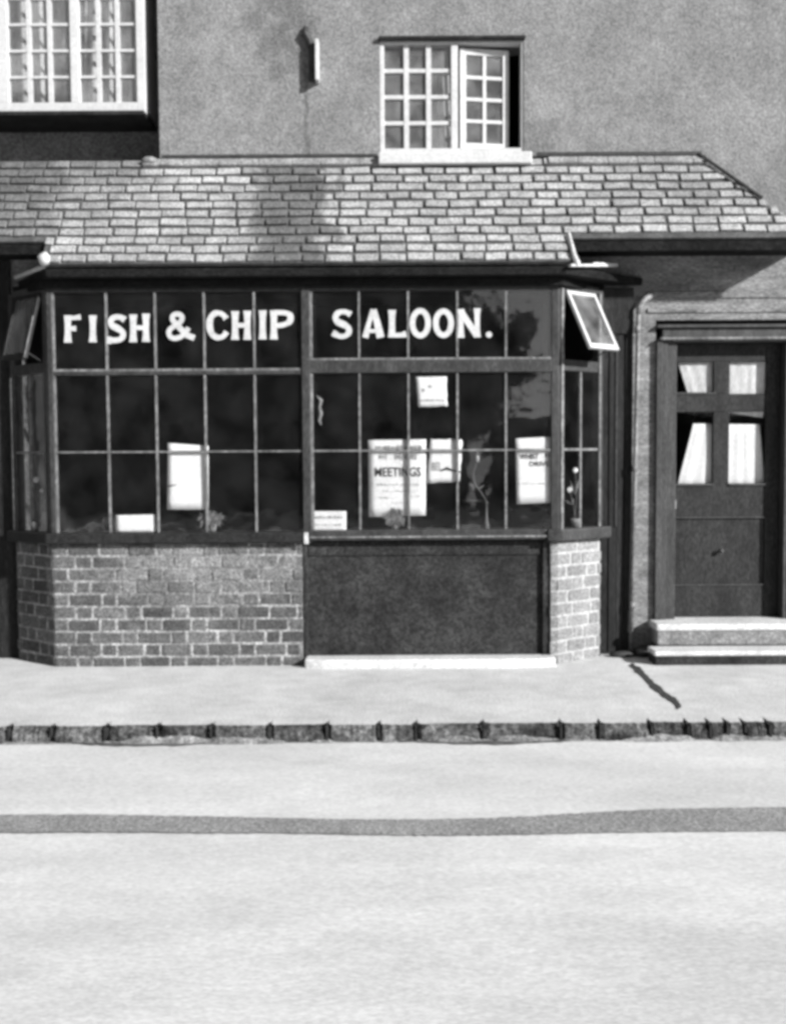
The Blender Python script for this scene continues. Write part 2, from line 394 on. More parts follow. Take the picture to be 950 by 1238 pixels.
# side and back walls, main roof, floors (closed volume)
mb = MB(); mb.box(-5.5, -5.25, .55, 6, 0, 6.2); mb.box(4.95, 5.2, .25, 6, 0, 6.2); mb.box(-5.5, 5.2, 6, 6.25, 0, 6.2); mb.box(-5.5, -5.25, .25, .55, 0, 3.3)
mb.objs('outer_wall', M_STUCCO_R, B)
mb = MB(); mb.prism([(-.25, 6.15), (3.1, 8.6), (6.5, 6.15), (6.4, 6.02), (-.15, 6.02)], 'x', -5.8, 5.5); mb.obj('main_roof', M_OPPR, B)
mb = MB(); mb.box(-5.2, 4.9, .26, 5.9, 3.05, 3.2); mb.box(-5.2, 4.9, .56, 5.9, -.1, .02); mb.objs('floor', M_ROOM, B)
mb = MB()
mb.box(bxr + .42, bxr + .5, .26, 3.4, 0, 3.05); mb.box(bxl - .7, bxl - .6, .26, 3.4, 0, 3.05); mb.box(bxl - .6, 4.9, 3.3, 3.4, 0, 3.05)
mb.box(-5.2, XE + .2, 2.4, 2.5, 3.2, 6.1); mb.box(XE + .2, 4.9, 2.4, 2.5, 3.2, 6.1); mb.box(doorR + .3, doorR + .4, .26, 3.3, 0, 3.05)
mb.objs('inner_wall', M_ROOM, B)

# pent roof -----------------------------------------------------------
EY, RY = -.50, -.0
ez = Z(317, EY, 400)                             # bay eaves
rz = WALLTOP - .01                               # top of the pent roof
slope = (rz - ez) / (RY - EY)
BEY = -.395
bez = ez + (BEY - EY) * slope
hx_top, hx_bot = X(846, 190, 0), X(984, 290, BEY)
baxl, baxr = X(50, 316, EY), X(690, 314, EY)
LEN = math.hypot(rz - ez, RY - EY)
sd = Vector((0, RY - EY, rz - ez)).normalized()          # up the slope
sn = Vector((0, -sd.z, sd.y))                            # outward normal
P0 = Vector((0, EY, ez))
def rp(x, s, h=0):
    p = P0 + sd * s + sn * h; return (x, p.y, p.z)
s_be = (BEY - EY) / (RY - EY) * LEN
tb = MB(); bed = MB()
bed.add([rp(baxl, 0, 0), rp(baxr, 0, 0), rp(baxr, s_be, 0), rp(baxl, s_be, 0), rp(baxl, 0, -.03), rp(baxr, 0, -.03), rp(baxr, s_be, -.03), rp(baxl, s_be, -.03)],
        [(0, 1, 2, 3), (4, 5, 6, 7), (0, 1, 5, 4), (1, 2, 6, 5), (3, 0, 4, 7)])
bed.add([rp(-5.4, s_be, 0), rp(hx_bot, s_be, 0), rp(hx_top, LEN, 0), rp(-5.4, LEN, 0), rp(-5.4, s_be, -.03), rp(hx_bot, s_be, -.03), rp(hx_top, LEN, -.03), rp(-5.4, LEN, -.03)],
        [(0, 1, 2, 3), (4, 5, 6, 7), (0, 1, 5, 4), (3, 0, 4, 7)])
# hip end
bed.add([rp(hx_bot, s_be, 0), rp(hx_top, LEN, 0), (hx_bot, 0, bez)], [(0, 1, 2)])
NR = 12; pit = LEN / NR
for r_ in range(NR):
    s0 = r_ * pit
    bay_only = s0 + pit * .5 < s_be
    xa, xb = (baxl, baxr) if bay_only else (-5.4, hx_bot + (hx_top - hx_bot) * max(0, (s0 + pit * .5 - s_be) / (LEN - s_be)))
    x = xa - R.uniform(0, .15) - (.1 if r_ % 2 else 0)
    while x < xb:
        wd = R.uniform(.135, .185); gap = R.uniform(.010, .024)
        a, b = max(x, xa), min(x + wd, xb)
        x += wd + gap
        if b - a < .03: continue
        y0 = s0 + R.uniform(.004, .012) + .003 * math.sin(a * 2.3 + r_); y1 = s0 + pit - R.uniform(.010, .016) + .003 * math.sin(a * 2.3 + r_)
        h = R.uniform(.012, .022); t = R.uniform(-.004, .004)
        q = [rp(a + R.uniform(0, .004), y0 + t, h), rp(b - R.uniform(0, .004), y0 - t, h), rp(b - R.uniform(0, .004), y1 - t, h * .7), rp(a + R.uniform(0, .004), y1 + t, h * .7)]
        q2 = [rp(a, y0 + t, -.004), rp(b, y0 - t, -.004), rp(b, y1 - t, -.004), rp(a, y1 + t, -.004)]
        tb.add(q + q2, [(0, 1, 2, 3), (0, 4, 5, 1), (1, 5, 6, 2), (2, 6, 7, 3), (3, 7, 4, 0)])
# tiles of the hip end
hv = [Vector(rp(hx_bot, s_be, 0)), Vector((hx_bot, 0, bez)), Vector(rp(hx_top, LEN, 0))]
hn = (hv[1] - hv[0]).cross(hv[2] - hv[0]).normalized()
if hn.x < 0: hn = -hn
for r_ in range(8):
    t0, t1 = r_ / 8 + .01, (r_ + 1) / 8 - .01
    a0, a1 = hv[0].lerp(hv[2], t0), hv[0].lerp(hv[2], t1); b0, b1 = hv[1].lerp(hv[2], t0), hv[1].lerp(hv[2], t1)
    n_ = max(1, int((b0 - a0).length / .19))
    for k in range(n_):
        u, v = k / n_ + .02, (k + 1) / n_ - .02
        q = [a0.lerp(b0, u), a0.lerp(b0, v), a1.lerp(b1, v), a1.lerp(b1, u)]
        tb.add([p + hn * .015 for p in q] + [p for p in q], [(0, 1, 2, 3), (0, 4, 5, 1), (1, 5, 6, 2), (2, 6, 7, 3), (3, 7, 4, 0)])
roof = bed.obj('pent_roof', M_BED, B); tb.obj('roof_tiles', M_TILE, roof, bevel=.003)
# flat top behind the ridge at the recess, closing boards
mb = MB(); mb.box(-5.4, XE, -.0, .35, rz - .06, rz - .02); mb.obj('flat_top', M_DARKLEAD, roof)
# mortar fillet and dark strips along the top
mb = MB()
x = XE - .12
while x < hx_top:
    wd = R.uniform(.12, .3); b_ = min(x + wd, hx_top)
    if not (wx0 - .1 < x < wx1 + .05):
        mb.add([rp(x, LEN - .075, .03 + R.uniform(0, .01)), rp(b_, LEN - .075, .03), rp(b_, LEN - .012, .03), rp(x, LEN - .012, .03), rp(x, LEN - .08, 0), rp(b_, LEN - .08, 0), rp(b_, LEN, 0), rp(x, LEN, 0)],
               [(0, 1, 2, 3), (0, 4, 5, 1), (2, 6, 7, 3), (1, 5, 6, 2), (3, 7, 4, 0)])
    elif mb.v: mb.obj('mortar_fillet', M_FILLET, roof, bevel=.006); mb = MB()
    x += wd
mb.obj('mortar_fillet', M_FILLET, roof, bevel=.006)
mb = MB()
mb.box(XE + .02, wx0 - .02, UY - .006, UY - .0005, WALLTOP, WALLTOP + .02); mb.box(wx1 + .1, hx_top, UY - .006, UY - .0005, WALLTOP, WALLTOP + .024)
mb.tube([(hx_top - .02, UY - .004, WALLTOP + .008), rp(hx_top + (hx_bot - hx_top) * .55, LEN - (LEN - s_be) * .55, .02)], .013, 6)
mb.objs('dark_strip', M_DARKLEAD, roof)
bl = MB(); bl.blob((X(180, 192, -.05), -.06, Z(193, -.06, 180)), .035, (1.6, .5, .7)); bl.obj('mortar_lump', M_FILLET, roof, smooth=True)
# eaves soffit at the back eaves (dark board)
mb = MB(); mb.box(-5.4, hx_bot - .02, BEY + .02, -.002, bez - .05, bez - .035); mb.box(-5.4, hx_bot - .02, BEY + .005, BEY + .03, bez - .085, bez - .02); mb.obj('soffit', M_FASC, roof)

# fascia of the bay with its lead capping
fz1 = Z(322, EY, 400); fz0 = Z(346, BY, 400)
fl = X(36, 330, -.1); fr_ = X(777, 345, 0)
plan = [(fl - .12, -.002), (baxl + .02, EY + .02), (baxr - .02, EY + .02), (fr_, -.002)]
mb = MB(); mb.prism(plan, 'z', fz0 + .05, fz1)
mb.prism([(bxl - cw + .0, -.002), (bxl - .03, BY - .05), (bxr + .03, BY - .05), (bxr + cw + .03, -.002)], 'z', fz0 - .01, fz0 + .05)
fas = mb.obj('fascia', M_FASC, B, bevel=.008)
mb = MB()
def strip(a, b, z0, z1, t, w_=.03):
    a = Vector(a); b = Vector(b); d = (b - a).normalized(); n_ = Vector((d.y, -d.x))
    q = [a, b, b + n_ * w_, a + n_ * w_]
    mb.add([(p.x, p.y, z) for z, p in zip((z0, z1, z1, z0), q)] + [(p.x, p.y, z + t) for z, p in zip((z0, z1, z1, z0), q)],
           [(0, 3, 2, 1), (4, 5, 6, 7), (0, 1, 5, 4), (1, 2, 6, 5), (2, 3, 7, 6), (3, 0, 4, 7)])
cz = fz1 + .002
strip((baxr - .02, EY + .0), (baxr + .34, -.21), cz - .015, cz + .035, .018)
strip((baxr + .16, -.34), (baxr + .36, -.19), cz + .02, cz + .04, .022, .035)
strip((fl - .1, -.06), (baxl + .02, EY + .02), cz, cz, .02)
mb.tube([rp(baxr + .0, s_be + .02, .03), rp(baxr + .02, .02, .03), (baxr + .05, EY + .02, cz + .01)], [.012, .018, .022], 7)
mb.objs('lead_capping', M_LEAD, fas, bevel=.004)
bl = MB(); bl.blob((X(54, 313, EY), EY - .01, Z(313, EY, 54)), .046, (1, .7, 1)); bl.obj('lead_knob', M_WHITE, fas, smooth=True)
# top closing the bay behind the fascia
mb = MB(); mb.prism([(fl, -.002), (baxl + .05, EY + .05), (baxr - .05, EY + .05), (fr_ - .04, -.002)], 'z', fz1 - .03, fz1 - .01); mb.obj('bay_top', M_DARKLEAD, fas)

# brickwork ----------------------------------------------------------
def brickwork(name, P, u0, u1, z0, z1, mb_, mm_, rows=10, depth=.1, start=0, L0=.225, irregular=.004):
    mb = MB(); mb.pbox(P, u0 + .004, u1 - .004, z0, z1 - .004, -depth, -.007, 1)
    h = (z1 - z0) / rows
    for r_ in range(rows):
        u = u0 - (.0 if r_ % 2 else .06) - start
        k = r_
        while u < u1:
            L_ = (L0 if k % 2 == 0 else L0 * .49) * R.uniform(.94, 1.06); k += 1
            if R.random() < .12: L_ = L0 * R.uniform(.8, 1)
            a, b = max(u, u0), min(u + L_ - .016, u1); u += L_
            if b - a < .025: continue
            mb.pbox(P, a + R.uniform(0, .003), b - R.uniform(0, .003), z0 + r_ * h + .008 + R.uniform(-.002, .003), z0 + (r_ + 1) * h - .008 + R.uniform(-.003, .002), -.03, R.uniform(-.006, .002), 0, irregular * .6)
    return mb.obj(name, [mb_, mm_], B, bevel=.004)
xr1 = X(366, 730, BY)
brickwork('brick_wall', FRONT(BY), bxl, xr1, -.02, zs_bot, M_BRICK, M_MORTAR, 10)
brickwork('brick_wall', PL, 0, CL - .002, -.02, zs_bot, M_BRICK, M_MORTAR, 10, start=.05)
px0 = X(665, 740, BY)
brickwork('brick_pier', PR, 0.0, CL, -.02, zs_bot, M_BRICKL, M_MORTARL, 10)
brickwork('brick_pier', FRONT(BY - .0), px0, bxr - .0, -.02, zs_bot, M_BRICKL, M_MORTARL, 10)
mb = MB(); mb.box(bxl - cw, bxl - cw + .06, BY + cdp, 0, 0, zs_bot); mb.box(bxr + cw - .06, bxr + cw, BY + cdp, .0, 0, zs_bot)
mb.box(bxl - cw, bxl - cw + .06, BY + cdp, 0, zs_bot, fz0); mb.box(bxr + cw - .04, bxr + cw, BY + cdp + .02, .0, zs_bot, fz0); mb.objs('bay_return', M_BOARD, B)
# dark infill panel under the right lights
mb = MB(); PY = BY + .05
mb.box(xr1 + .005, px0 - .003, PY, PY + .04, .03, zs_bot + .02)
mb.box(xr1 + .003, xr1 + .035, PY - .03, PY - .001, .03, zs_bot); mb.box(px0 - .05, px0 - .004, PY - .03, PY - .001, .03, zs_bot)
mb.box(xr1 + .04, px0 - .055, PY - .012, PY - .001, zs_bot - .10, zs_bot)
mb.obj('panel', M_PANEL, B, bevel=.004)
mb = MB()
tx0, tx1 = X(368, 800, BY - .1), X(672, 800, BY - .1)
n_ = 14; fr2 = []
for k in range(n_ + 1):
    fr2.append((tx0 + (tx1 - tx0) * k / n_, BY - .115 - R.uniform(0, .012) + (.03 if k in (0, n_) else 0)))
mb.prism(fr2 + [(tx1, PY), (tx0, PY)], 'z', -.02, .062); mb.obj('threshold', M_STONE, B, bevel=.012)

# shop window ---------------------------------------------------------
zt = fz0                                          # head
post = MB()
FB = FRONT(BY)
def vx(px, py=540): return X(px, py, BY)
zt_l = Z(447, BY, 220); zt_r0, zt_r1 = Z(450, BY, 560), Z(433, BY, 560)
zb = Z(545, BY, 370)
# posts
post.pbox(FB, bxl - .002, bxl + .035, zs_top, zt, -.06, .012, 0)
post.pbox(FB, vx(366), vx(376), zs_bot, zt, -.06, .02, 0)
post.pbox(FB, vx(666), vx(675), zs_top, zt, -.06, .012, 0)
# head rail and transoms
post.pbox(FB, bxl, bxr, zt - .03, zt + .02, -.06, .01, 0)
post.pbox(FB, vx(376), vx(666), zt_r0, zt_r1 - .008, -.05, .018, 0)
post.pbox(FB, bxl + .035, vx(366), zt_l - .035, zt_l - .008, -.05, .012, 0)
for P, s in ((PR, 0), (PL, 1)):
    a, b = (.0, CL)
    post.pbox(P, 0, .05, zs_top, zt, -.05, .010, 0); post.pbox(P, CL - .05, CL, zs_top, zt, -.05, .010, 0)
    post.pbox(P, .05, CL - .05, zt_r0 + .012, zt_r1 - .01, -.05, .008, 0)
    post.pbox(P, .05, CL - .05, zt - .03, zt + .02, -.05, .008, 0)
sw = post.obj('shop_window', M_POST, B, bevel=.004)
# glazing bars
mb = MB()
BW_ = .0072
vl = [X(p, 540, BY) for p in (131.5, 190, 249, 309)]; vr = [X(p, 540, BY) for p in (435, 494, 553, 611.5)]
for i, x in enumerate(vl + vr):
    z0, z1 = zs_top, zt - .03
    mb.pbox(FB, x - BW_, x + BW_, z0, z1, -.012, .007, 0)
mb.pbox(FB, bxl + .035, vx(366), zb - BW_, zb + BW_ * .7, -.012, .0065, 1)
mb.pbox(FB, vx(376), vx(666), zb - BW_, zb + BW_ * .7, -.012, .0065, 1)
mb.pbox(FB, bxl + .035, vx(366), zt_l - .0078, zt_l + .008, -.02, .0065, 0)
mb.pbox(FB, vx(376), vx(666), zt_r1 - .0078, zt_r1 + .006, -.02, .0065, 0)
mb.pbox(FB, vx(376), vx(379), zs_top, zt - .03, -.02, .0072, 0)
mb.pbox(FB, bxl + .0351, bxl + .047, zs_top, zt - .03, -.02, .0072, 0)
for P in (PR, PL):
    um = CL * .5
    mb.pbox(P, um - .008, um + .008, zs_top, zt_r0 + .01, -.02, .0055, 0)
    mb.pbox(P, .05, CL - .05, zb - .008, zb + .008, -.02, .005, 0)
mb.obj('glazing_bar', [M_BARS, M_BARS], sw)
mb = MB()       # pale beads on the outer posts and, painted as its highlight, up the corner post
for P, a, b, c, d in ((PR, .014, .040, zt - .02, .022), (PR, CL - .045, CL - .03, zt - .02, .018), (PL, .01, .028, zt_r0, .022)):
    mb = MB(); mb.pbox(P, a, b, zs_top, c, .0105, d); mb.obj('corner_bead', M_POSTL, sw, bevel=.005)
mb = MB()
mb.pbox(FB, bxl + .02, vx(370), zs_top, zt, -.006, -.004); mb.pbox(FB, vx(372), bxr - .02, zs_top, zt, -.006, -.004)
mb.pbox(PR, .03, CL - .03, zs_top, zt_r0 + .02, -.006, -.004); mb.pbox(PL, .03, CL - .03, zs_top, zt_r0 + .02, -.006, -.004)
mb.obj('glass', G_SHOP, sw)
# sills
mb = MB(); e = .055
mb.prism([(bxl - cw - e, BY + cdp - .02), (bxl - e * .5, BY - e), (vx(368), BY - e), (vx(368), BY + .14), (bxl, BY + .14), (bxl - cw, BY + cdp + .1)], 'z', zs_bot, zs_top)
mb.obj('sill', M_DARKP, sw, bevel=.012)
mb = MB()
mb.prism([(vx(373), BY - .032), (bxr - .08, BY - .032), (bxr - .08, BY + .14), (vx(373), BY + .14)], 'z', zs_bot + .012, zs_top + .01)
mb.prism([(bxr - .078, BY - .05), (bxr + .03, BY - .05), (bxr + cw + .07, BY + cdp - .03), (bxr + cw, BY + cdp + .1), (bxr - .078, BY + .13)], 'z', zs_bot, zs_top + .008)
mb.obj('sill', M_POST, sw, bevel=.010)
mb = MB(); mb.pbox(FB, vx(373), bxr - .08, zs_bot + .03, zs_bot + .042, .0325, .040); mb.obj('bead', M_BEAD, sw, bevel=.003)
mb = MB(); mb.pbox(FB, vx(367), vx(372.5), Z(657, BY, 370), Z(643, BY, 370), .056, .066); mb.obj('peg', M_LEAD, sw, bevel=.004)
# opening top lights of the canted sides
def hopper(P, u0, u1, ang, mm_):
    L_ = zt - .035 - (zt_r1 - .005); o, d, n = P
    mb = MB(); g = MB()
    def pt(u, s, t):      # s down the sash, t outward thickness
        dn = math.cos(ang) * s + math.sin(ang) * t * -1 * -1; ou = math.sin(ang) * s + math.cos(ang) * t
        return (o[0] + d[0] * u + n[0] * (ou + .012), o[1] + d[1] * u + n[1] * (ou + .012), zt - .035 - math.cos(ang) * s + math.sin(ang) * t)
    def bx(m_, ua, ub, sa, sb, ta, tb_):
        m_.add([pt(*q) for q in ((ua, sa, ta), (ub, sa, ta), (ub, sb, ta), (ua, sb, ta), (ua, sa, tb_), (ub, sa, tb_), (ub, sb, tb_), (ua, sb, tb_))],
               [(0, 3, 2, 1), (4, 5, 6, 7), (0, 1, 5, 4), (1, 2, 6, 5), (2, 3, 7, 6), (3, 0, 4, 7)])
    f = .028
    bx(mb, u0, u0 + f, 0, L_, -.012, .012); bx(mb, u1 - f, u1, 0, L_, -.012, .012)
    bx(mb, u0 + f, u1 - f, 0, f, -.011, .011); bx(mb, u0 + f, u1 - f, L_ - f * 1.4, L_, -.011, .011)
    h = mb.obj('top_light', mm_, sw, bevel=.003)
    if P is PL:
        eb = MB(); bx(eb, u1 - .008, u1 + .002, L_ * .35, L_, .0122, .018); eb.obj('bead', M_POSTL, sw)
    bx(g, u0 + f - .004, u1 - f + .004, f - .004, L_ - f * 1.4 + .004, -.002, .002); g.obj('pane', G_UP, sw)
    st = MB(); a = pt(u1 - .01, L_ * .9, 0); st.tube([a, (o[0] + d[0] * (u1 - .02), o[1] + d[1] * (u1 - .02), zt_r1)], .005, 6); st.obj('stay', M_IRON, sw)
hopper(PR, .06, CL - .10, rad(28), M_WHITE); hopper(PL, .10, CL - .06, rad(15), M_DARKP)  # left sash coloured dark in place of shade, with a pale edge strip

# painted lettering on the panes
LY = BY - .0085
def ribbon(mb, pts, ws, lay, close=False):
    n = len(pts); lp = []; rp_ = []
    ws = ws if isinstance(ws, (list, tuple)) else [ws] * n
    if len(ws) != n: ws = [ws[0] + (ws[-1] - ws[0]) * 0 for _ in range(n)] if len(ws) < 2 else [ws[min(len(ws) - 1, int(i / (n - 1) * (len(ws) - 1) + .5))] for i in range(n)]
    for i in range(n):
        if close: a, b = pts[(i - 1) % n], pts[(i + 1) % n]
        else: a, b = pts[max(i - 1, 0)], pts[min(i + 1, n - 1)]
        dx, dy = b[0] - a[0], b[1] - a[1]; l = math.hypot(dx, dy) or 1; nx_, ny_ = -dy / l, dx / l
        lp.append((pts[i][0] + nx_ * ws[i] / 2, pts[i][1] + ny_ * ws[i] / 2)); rp_.append((pts[i][0] - nx_ * ws[i] / 2, pts[i][1] - ny_ * ws[i] / 2))
    Y = LY - lay * .0006; vs = []; 
    for q in lp + rp_:
        x, z = W(q[0], q[1], LY); vs.append((x, Y, z))
    m_ = n if close else n - 1
    fs = [(i, (i + 1) % n, n + (i + 1) % n, n + i) for i in range(m_)]
    # thickness
    back = [(v[0], v[1] + .0004, v[2]) for v in vs]; o = len(vs)
    mb.add(vs + back, fs + [tuple(reversed([k + o for k in f])) for f in fs])
def smooth(pts, it=2, close=False):
    for _ in range(it):
        out = [] if close else [pts[0]]
        rngp = range(len(pts)) if close else range(len(pts) - 1)
        for i in rngp:
            a, b = pts[i], pts[(i + 1) % len(pts)]
            out += [(a[0] * .75 + b[0] * .25, a[1] * .75 + b[1] * .25), (a[0] * .25 + b[0] * .75, a[1] * .25 + b[1] * .75)]
        if not close: out.append(pts[-1])
        pts = out
    return pts
def ell(cx, cy, rx, ry, n=28): return [(cx + rx * math.cos(2 * math.pi * k / n), cy + ry * math.sin(2 * math.pi * k / n)) for k in range(n)]
def stem(x, y0, y1, w_=7.5): 
    ys = [y0, y0 + 3, y0 + 9, (y0 + y1) / 2, y1 - 9, y1 - 3, y1]
    return ([(x, y) for y in ys], [w_ + 2.2, w_ + 1.3, w_, w_ - .4, w_, w_ + 1.3, w_ + 2.4])
Ls = [
 [stem(82, 381, 414), ([(78, 384.3), (90, 384), (97.5, 383)], [5.5, 5, 6.5]), ([(82, 397), (92, 397)], [4.5, 6.5])],
 [stem(112.2, 381, 413.5)],
 [(smooth([(151, 386.5), (146, 383), (138, 383), (133, 387.5), (135, 393.5), (143, 397), (149.5, 402), (148, 409), (141, 411.5), (129, 411)]), [8, 6.5, 7, 8, 7, 6.5, 9])],
 [stem(161, 380, 413.5), stem(176.5, 379, 413), ([(162, 396), (176, 396)], 5.5)],
 [([(235, 408.5), (226, 405), (217, 396), (209, 387)], [7, 7, 7, 6]),
  (smooth([(209.5, 389), (207.5, 382), (214, 378.5), (221, 382), (219, 389), (210, 394), (203, 400), (206, 408.5), (215, 409), (223, 404), (228, 396)]), 6)],
 [(smooth([(273.5, 385), (269, 379), (260, 377.5), (254, 384), (253, 393), (255, 403), (262, 408.5), (270, 407), (274, 401)]), [8, 6, 7, 8, 7, 6, 7])],
 [stem(284.2, 376, 410.5), stem(299, 375.5, 410.5), ([(285, 393), (298, 393)], 5.5)],
 [stem(317.5, 375, 410, 7.5)],
 [stem(331, 375, 410, 7.5), (smooth([(330, 377.8), (343, 377.5), (351.5, 380), (351, 389), (342, 393), (331, 393.5)]), [6, 6, 7.5, 6, 5.5])],
 [(smooth([(424, 380), (418, 376.5), (409, 377), (404.5, 383), (408, 389.5), (416, 392), (422.5, 397), (421, 404.5), (412, 407.5), (402, 402)]), [7.5, 6, 7, 8, 7, 6, 7.5])],
 [([(451, 374), (446, 390), (441.5, 408)], [6, 5.5, 7.5]), ([(451.5, 374), (456, 390), (460, 408)], [7, 8, 9.5]), ([(444, 400), (458, 400)], 4.5)],
 [stem(473.8, 374.5, 407.5), ([(471, 405), (484, 405), (491, 403.5)], [5.5, 5.5, 8])],
 [(ell(508, 390.5, 9.5, 15), [6.8], True)],
 [(ell(536, 390.5, 9.3, 14.5), [6.8], True)],
 [stem(557.2, 373.5, 408, 6.5), stem(576.8, 372.5, 407.5, 6.5), ([(556, 375), (566, 390), (577, 406)], [8, 7.5, 8])],
 [(ell(591, 404.3, 1.9, 1.9, 12), [3.7], True)],
]
for gl_ in Ls:
    mb = MB()
    for k, st in enumerate(gl_): ribbon(mb, st[0], st[1], k, len(st) > 2)
    mb.obj('letter', M_WHITE, sw)

# made-up dark boards left of the bay, added to darken the sunlit wall
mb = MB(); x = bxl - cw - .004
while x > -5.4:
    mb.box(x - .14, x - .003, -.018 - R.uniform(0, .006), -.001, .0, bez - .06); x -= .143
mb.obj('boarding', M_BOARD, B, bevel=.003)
# boarding between bay and pipe
mb = MB(); bx0, bx1 = bxr + cw + .002, X(764, 600, -.02)
n_ = 4
for k in range(n_):
    a = bx0 + (bx1 - bx0) * k / n_; b = bx0 + (bx1 - bx0) * (k + 1) / n_
    mb.box(a + .002, b - .002, -.02 - .008 * (k % 2), -.001, .02, fz0 + .02)
mb.box(bx0 - .0, bx1, -.035, -.03, 2.35, fz0 + .03)
mb.obj('boarding', M_BOARD, B, bevel=.003)
mb = MB(); mb.box(bx0 + .105, bx0 + .118, -.036, -.0285, zs_top, 2.3); mb.obj('cover_strip', M_POST, B)
# downpipe with elbow and its brackets
mb = MB(); PX = X(767, 600, -.06); pz = Z(376, -.06, 767)
mb.tube([(PX + .02, -.06, pz), (PX + .01, -.06, 1.9), (PX, -.06, 1.2), (PX - .02, -.06, .02)], .016, 12)
for z in (.35, 1.35, 2.35): mb.tube([(PX - .005 + .012 * (z - 1), -.06, z), (PX - .005 + .012 * (z - 1), -.06, z + .05)], .021, 12)
dp = mb.obj('downpipe', M_PIPE, B, smooth=True)
mb = MB(); mb.tube([(PX + .02, -.06, pz - .02), (PX + .025, -.06, pz + .03), (PX + .06, -.055, pz + .08), (PX + .10, -.04, pz + .11), (PX + .11, -.01, pz + .12)], [.022, .022, .022, .026, .026], 10); mb.obj('swan_neck', M_PIPE, dp, smooth=True)

# door case, door, steps ------------------------------------------------
mb = MB()
cz1 = Z(392, -.03, 860)
mb.box(caseL, caseL + .045, -.035, .12, .0, doorT + .02); mb.box(caseL + .045, caseL + .085, -.022, .12, .0, doorT + .02); mb.box(caseL + .085, doorL, -.008, .12, .0, doorT)
mb.box(doorR, doorR + .06, -.008, .12, 0, doorT); mb.box(doorR + .06, doorR + .15, -.035, .12, 0, doorT + .02)
mb.box(caseL + .045, doorR + .06, -.02, .12, doorT, doorT + .10)
mb.box(caseL - .0, doorR + .17, -.045, .12, doorT + .1, cz1)
dc = mb.obj('door_case', M_FRAME, B, bevel=.005)
mb = MB(); mb.box(caseL + .02, doorR + .17, -.06, -.021, doorT + .012, doorT + .03); mb.box(caseL + .12, doorR + .12, -.0305, -.0205, doorT + .005, doorT + .0115); mb.objs('moulding', M_POSTL, dc, bevel=.004)
DY = .085
DP = FRONT(DY)
def dx(px): return X(px, 560, DY)
def dz(py): return Z(py, DY, 870)
mb = MB()
lt, ut, ub, mt_, mb2 = dz(585), dz(498), dz(476), dz(437), 0
c0, c1 = dx(861.5), dx(881)
pl, pr = dx(817), dx(925)
z0d = doorB
mb.pbox(DP, doorL + .004, pl, z0d, doorT - .004, -.04, 0); mb.pbox(DP, pr, doorR - .004, z0d, doorT - .004, -.04, 0)
mb.pbox(DP, pl, pr, mt_, doorT - .004, -.04, 0)
mb.pbox(DP, pl, pr, ut, ub, -.04, 0); mb.pbox(DP, c0, c1, lt, ut, -.04, -.0); mb.pbox(DP, c0, c1, ub, mt_, -.04, -.0)
mb.pbox(DP, pl, pr, dz(625), lt, -.04, 0); mb.pbox(DP, pl, pr, z0d, dz(708), -.04, 0)
mb.pbox(DP, pl, pr, dz(708), dz(625), -.035, -.012)
door = mb.obj('door', M_DOOR, B, bevel=.004)
mb = MB()
for py in (625.5, 707): mb.pbox(DP, pl, pr, dz(py) - .005, dz(py) + .005, .0005, .006)
mb.pbox(DP, pl - .01, c0, lt - .012, lt + .004, .0005, .012); mb.pbox(DP, pl - .01, c0 + .02, ub - .002, ub + .012, .0005, .008)
mb.pbox(DP, c1, pr, lt - .012, lt + .004, .0005, .012)
mb.objs('moulding', M_FRAME, door)
mb = MB()
for a, b in ((pl, c0), (c1, pr)):
    for c_, d_ in ((lt, ut), (ub, mt_)): mb.pbox(DP, a - .004, b + .004, c_ - .004, d_ + .004, -.022, -.019)
mb.obj('glass', G_DOOR, door)
mb = MB(); hx = doorL + .012
mb.pbox(DP, hx - .006, hx + .008, dz(622), dz(598), .0005, .006); mb.tube([(hx, DY - .005, dz(602)), (hx, DY - .035, dz(604)), (hx, DY - .035, dz(614)), (hx, DY - .005, dz(616))], .006, 7); mb.obj('handle', M_METAL, door, smooth=False)
mb = MB(); mb.lathe([(.0, .02), (.018, .014), (.02, .004), (.008, 0), (.008, -.02)], (0, 0, 0), 12)
kn = mb.obj('knob', M_FRAME, door, smooth=True); kn.rotation_euler = (rad(90), 0, 0); kn.location = (dx(872), DY - .012, dz(666))
s1z = doorB - .005; s1y = -.22; s2z = Z(787, -.42, 870); s2y = -.42
sx0 = X(792, 750, -.2)
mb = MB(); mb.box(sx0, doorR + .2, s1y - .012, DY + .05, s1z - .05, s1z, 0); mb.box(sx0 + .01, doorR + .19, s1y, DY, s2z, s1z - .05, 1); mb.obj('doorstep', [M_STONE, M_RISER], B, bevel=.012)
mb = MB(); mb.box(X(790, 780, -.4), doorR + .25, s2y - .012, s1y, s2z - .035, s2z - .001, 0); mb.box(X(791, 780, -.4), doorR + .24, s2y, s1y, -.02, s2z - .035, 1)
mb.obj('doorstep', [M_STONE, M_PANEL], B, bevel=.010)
mb = MB(); mb.blob((X(780, 795, -.1), -.1, .035), .065, (1.25, .9, .75), n=10); mb.blob((X(752, 798, -.1), -.1, .015), .05, (1.8, .8, .5), n=10)
tag(mb.obj('soil_heap', M_IRON, None, smooth=True), 'dark heap of dirt at the foot of the downpipe beside the doorstep', 'dirt heap')

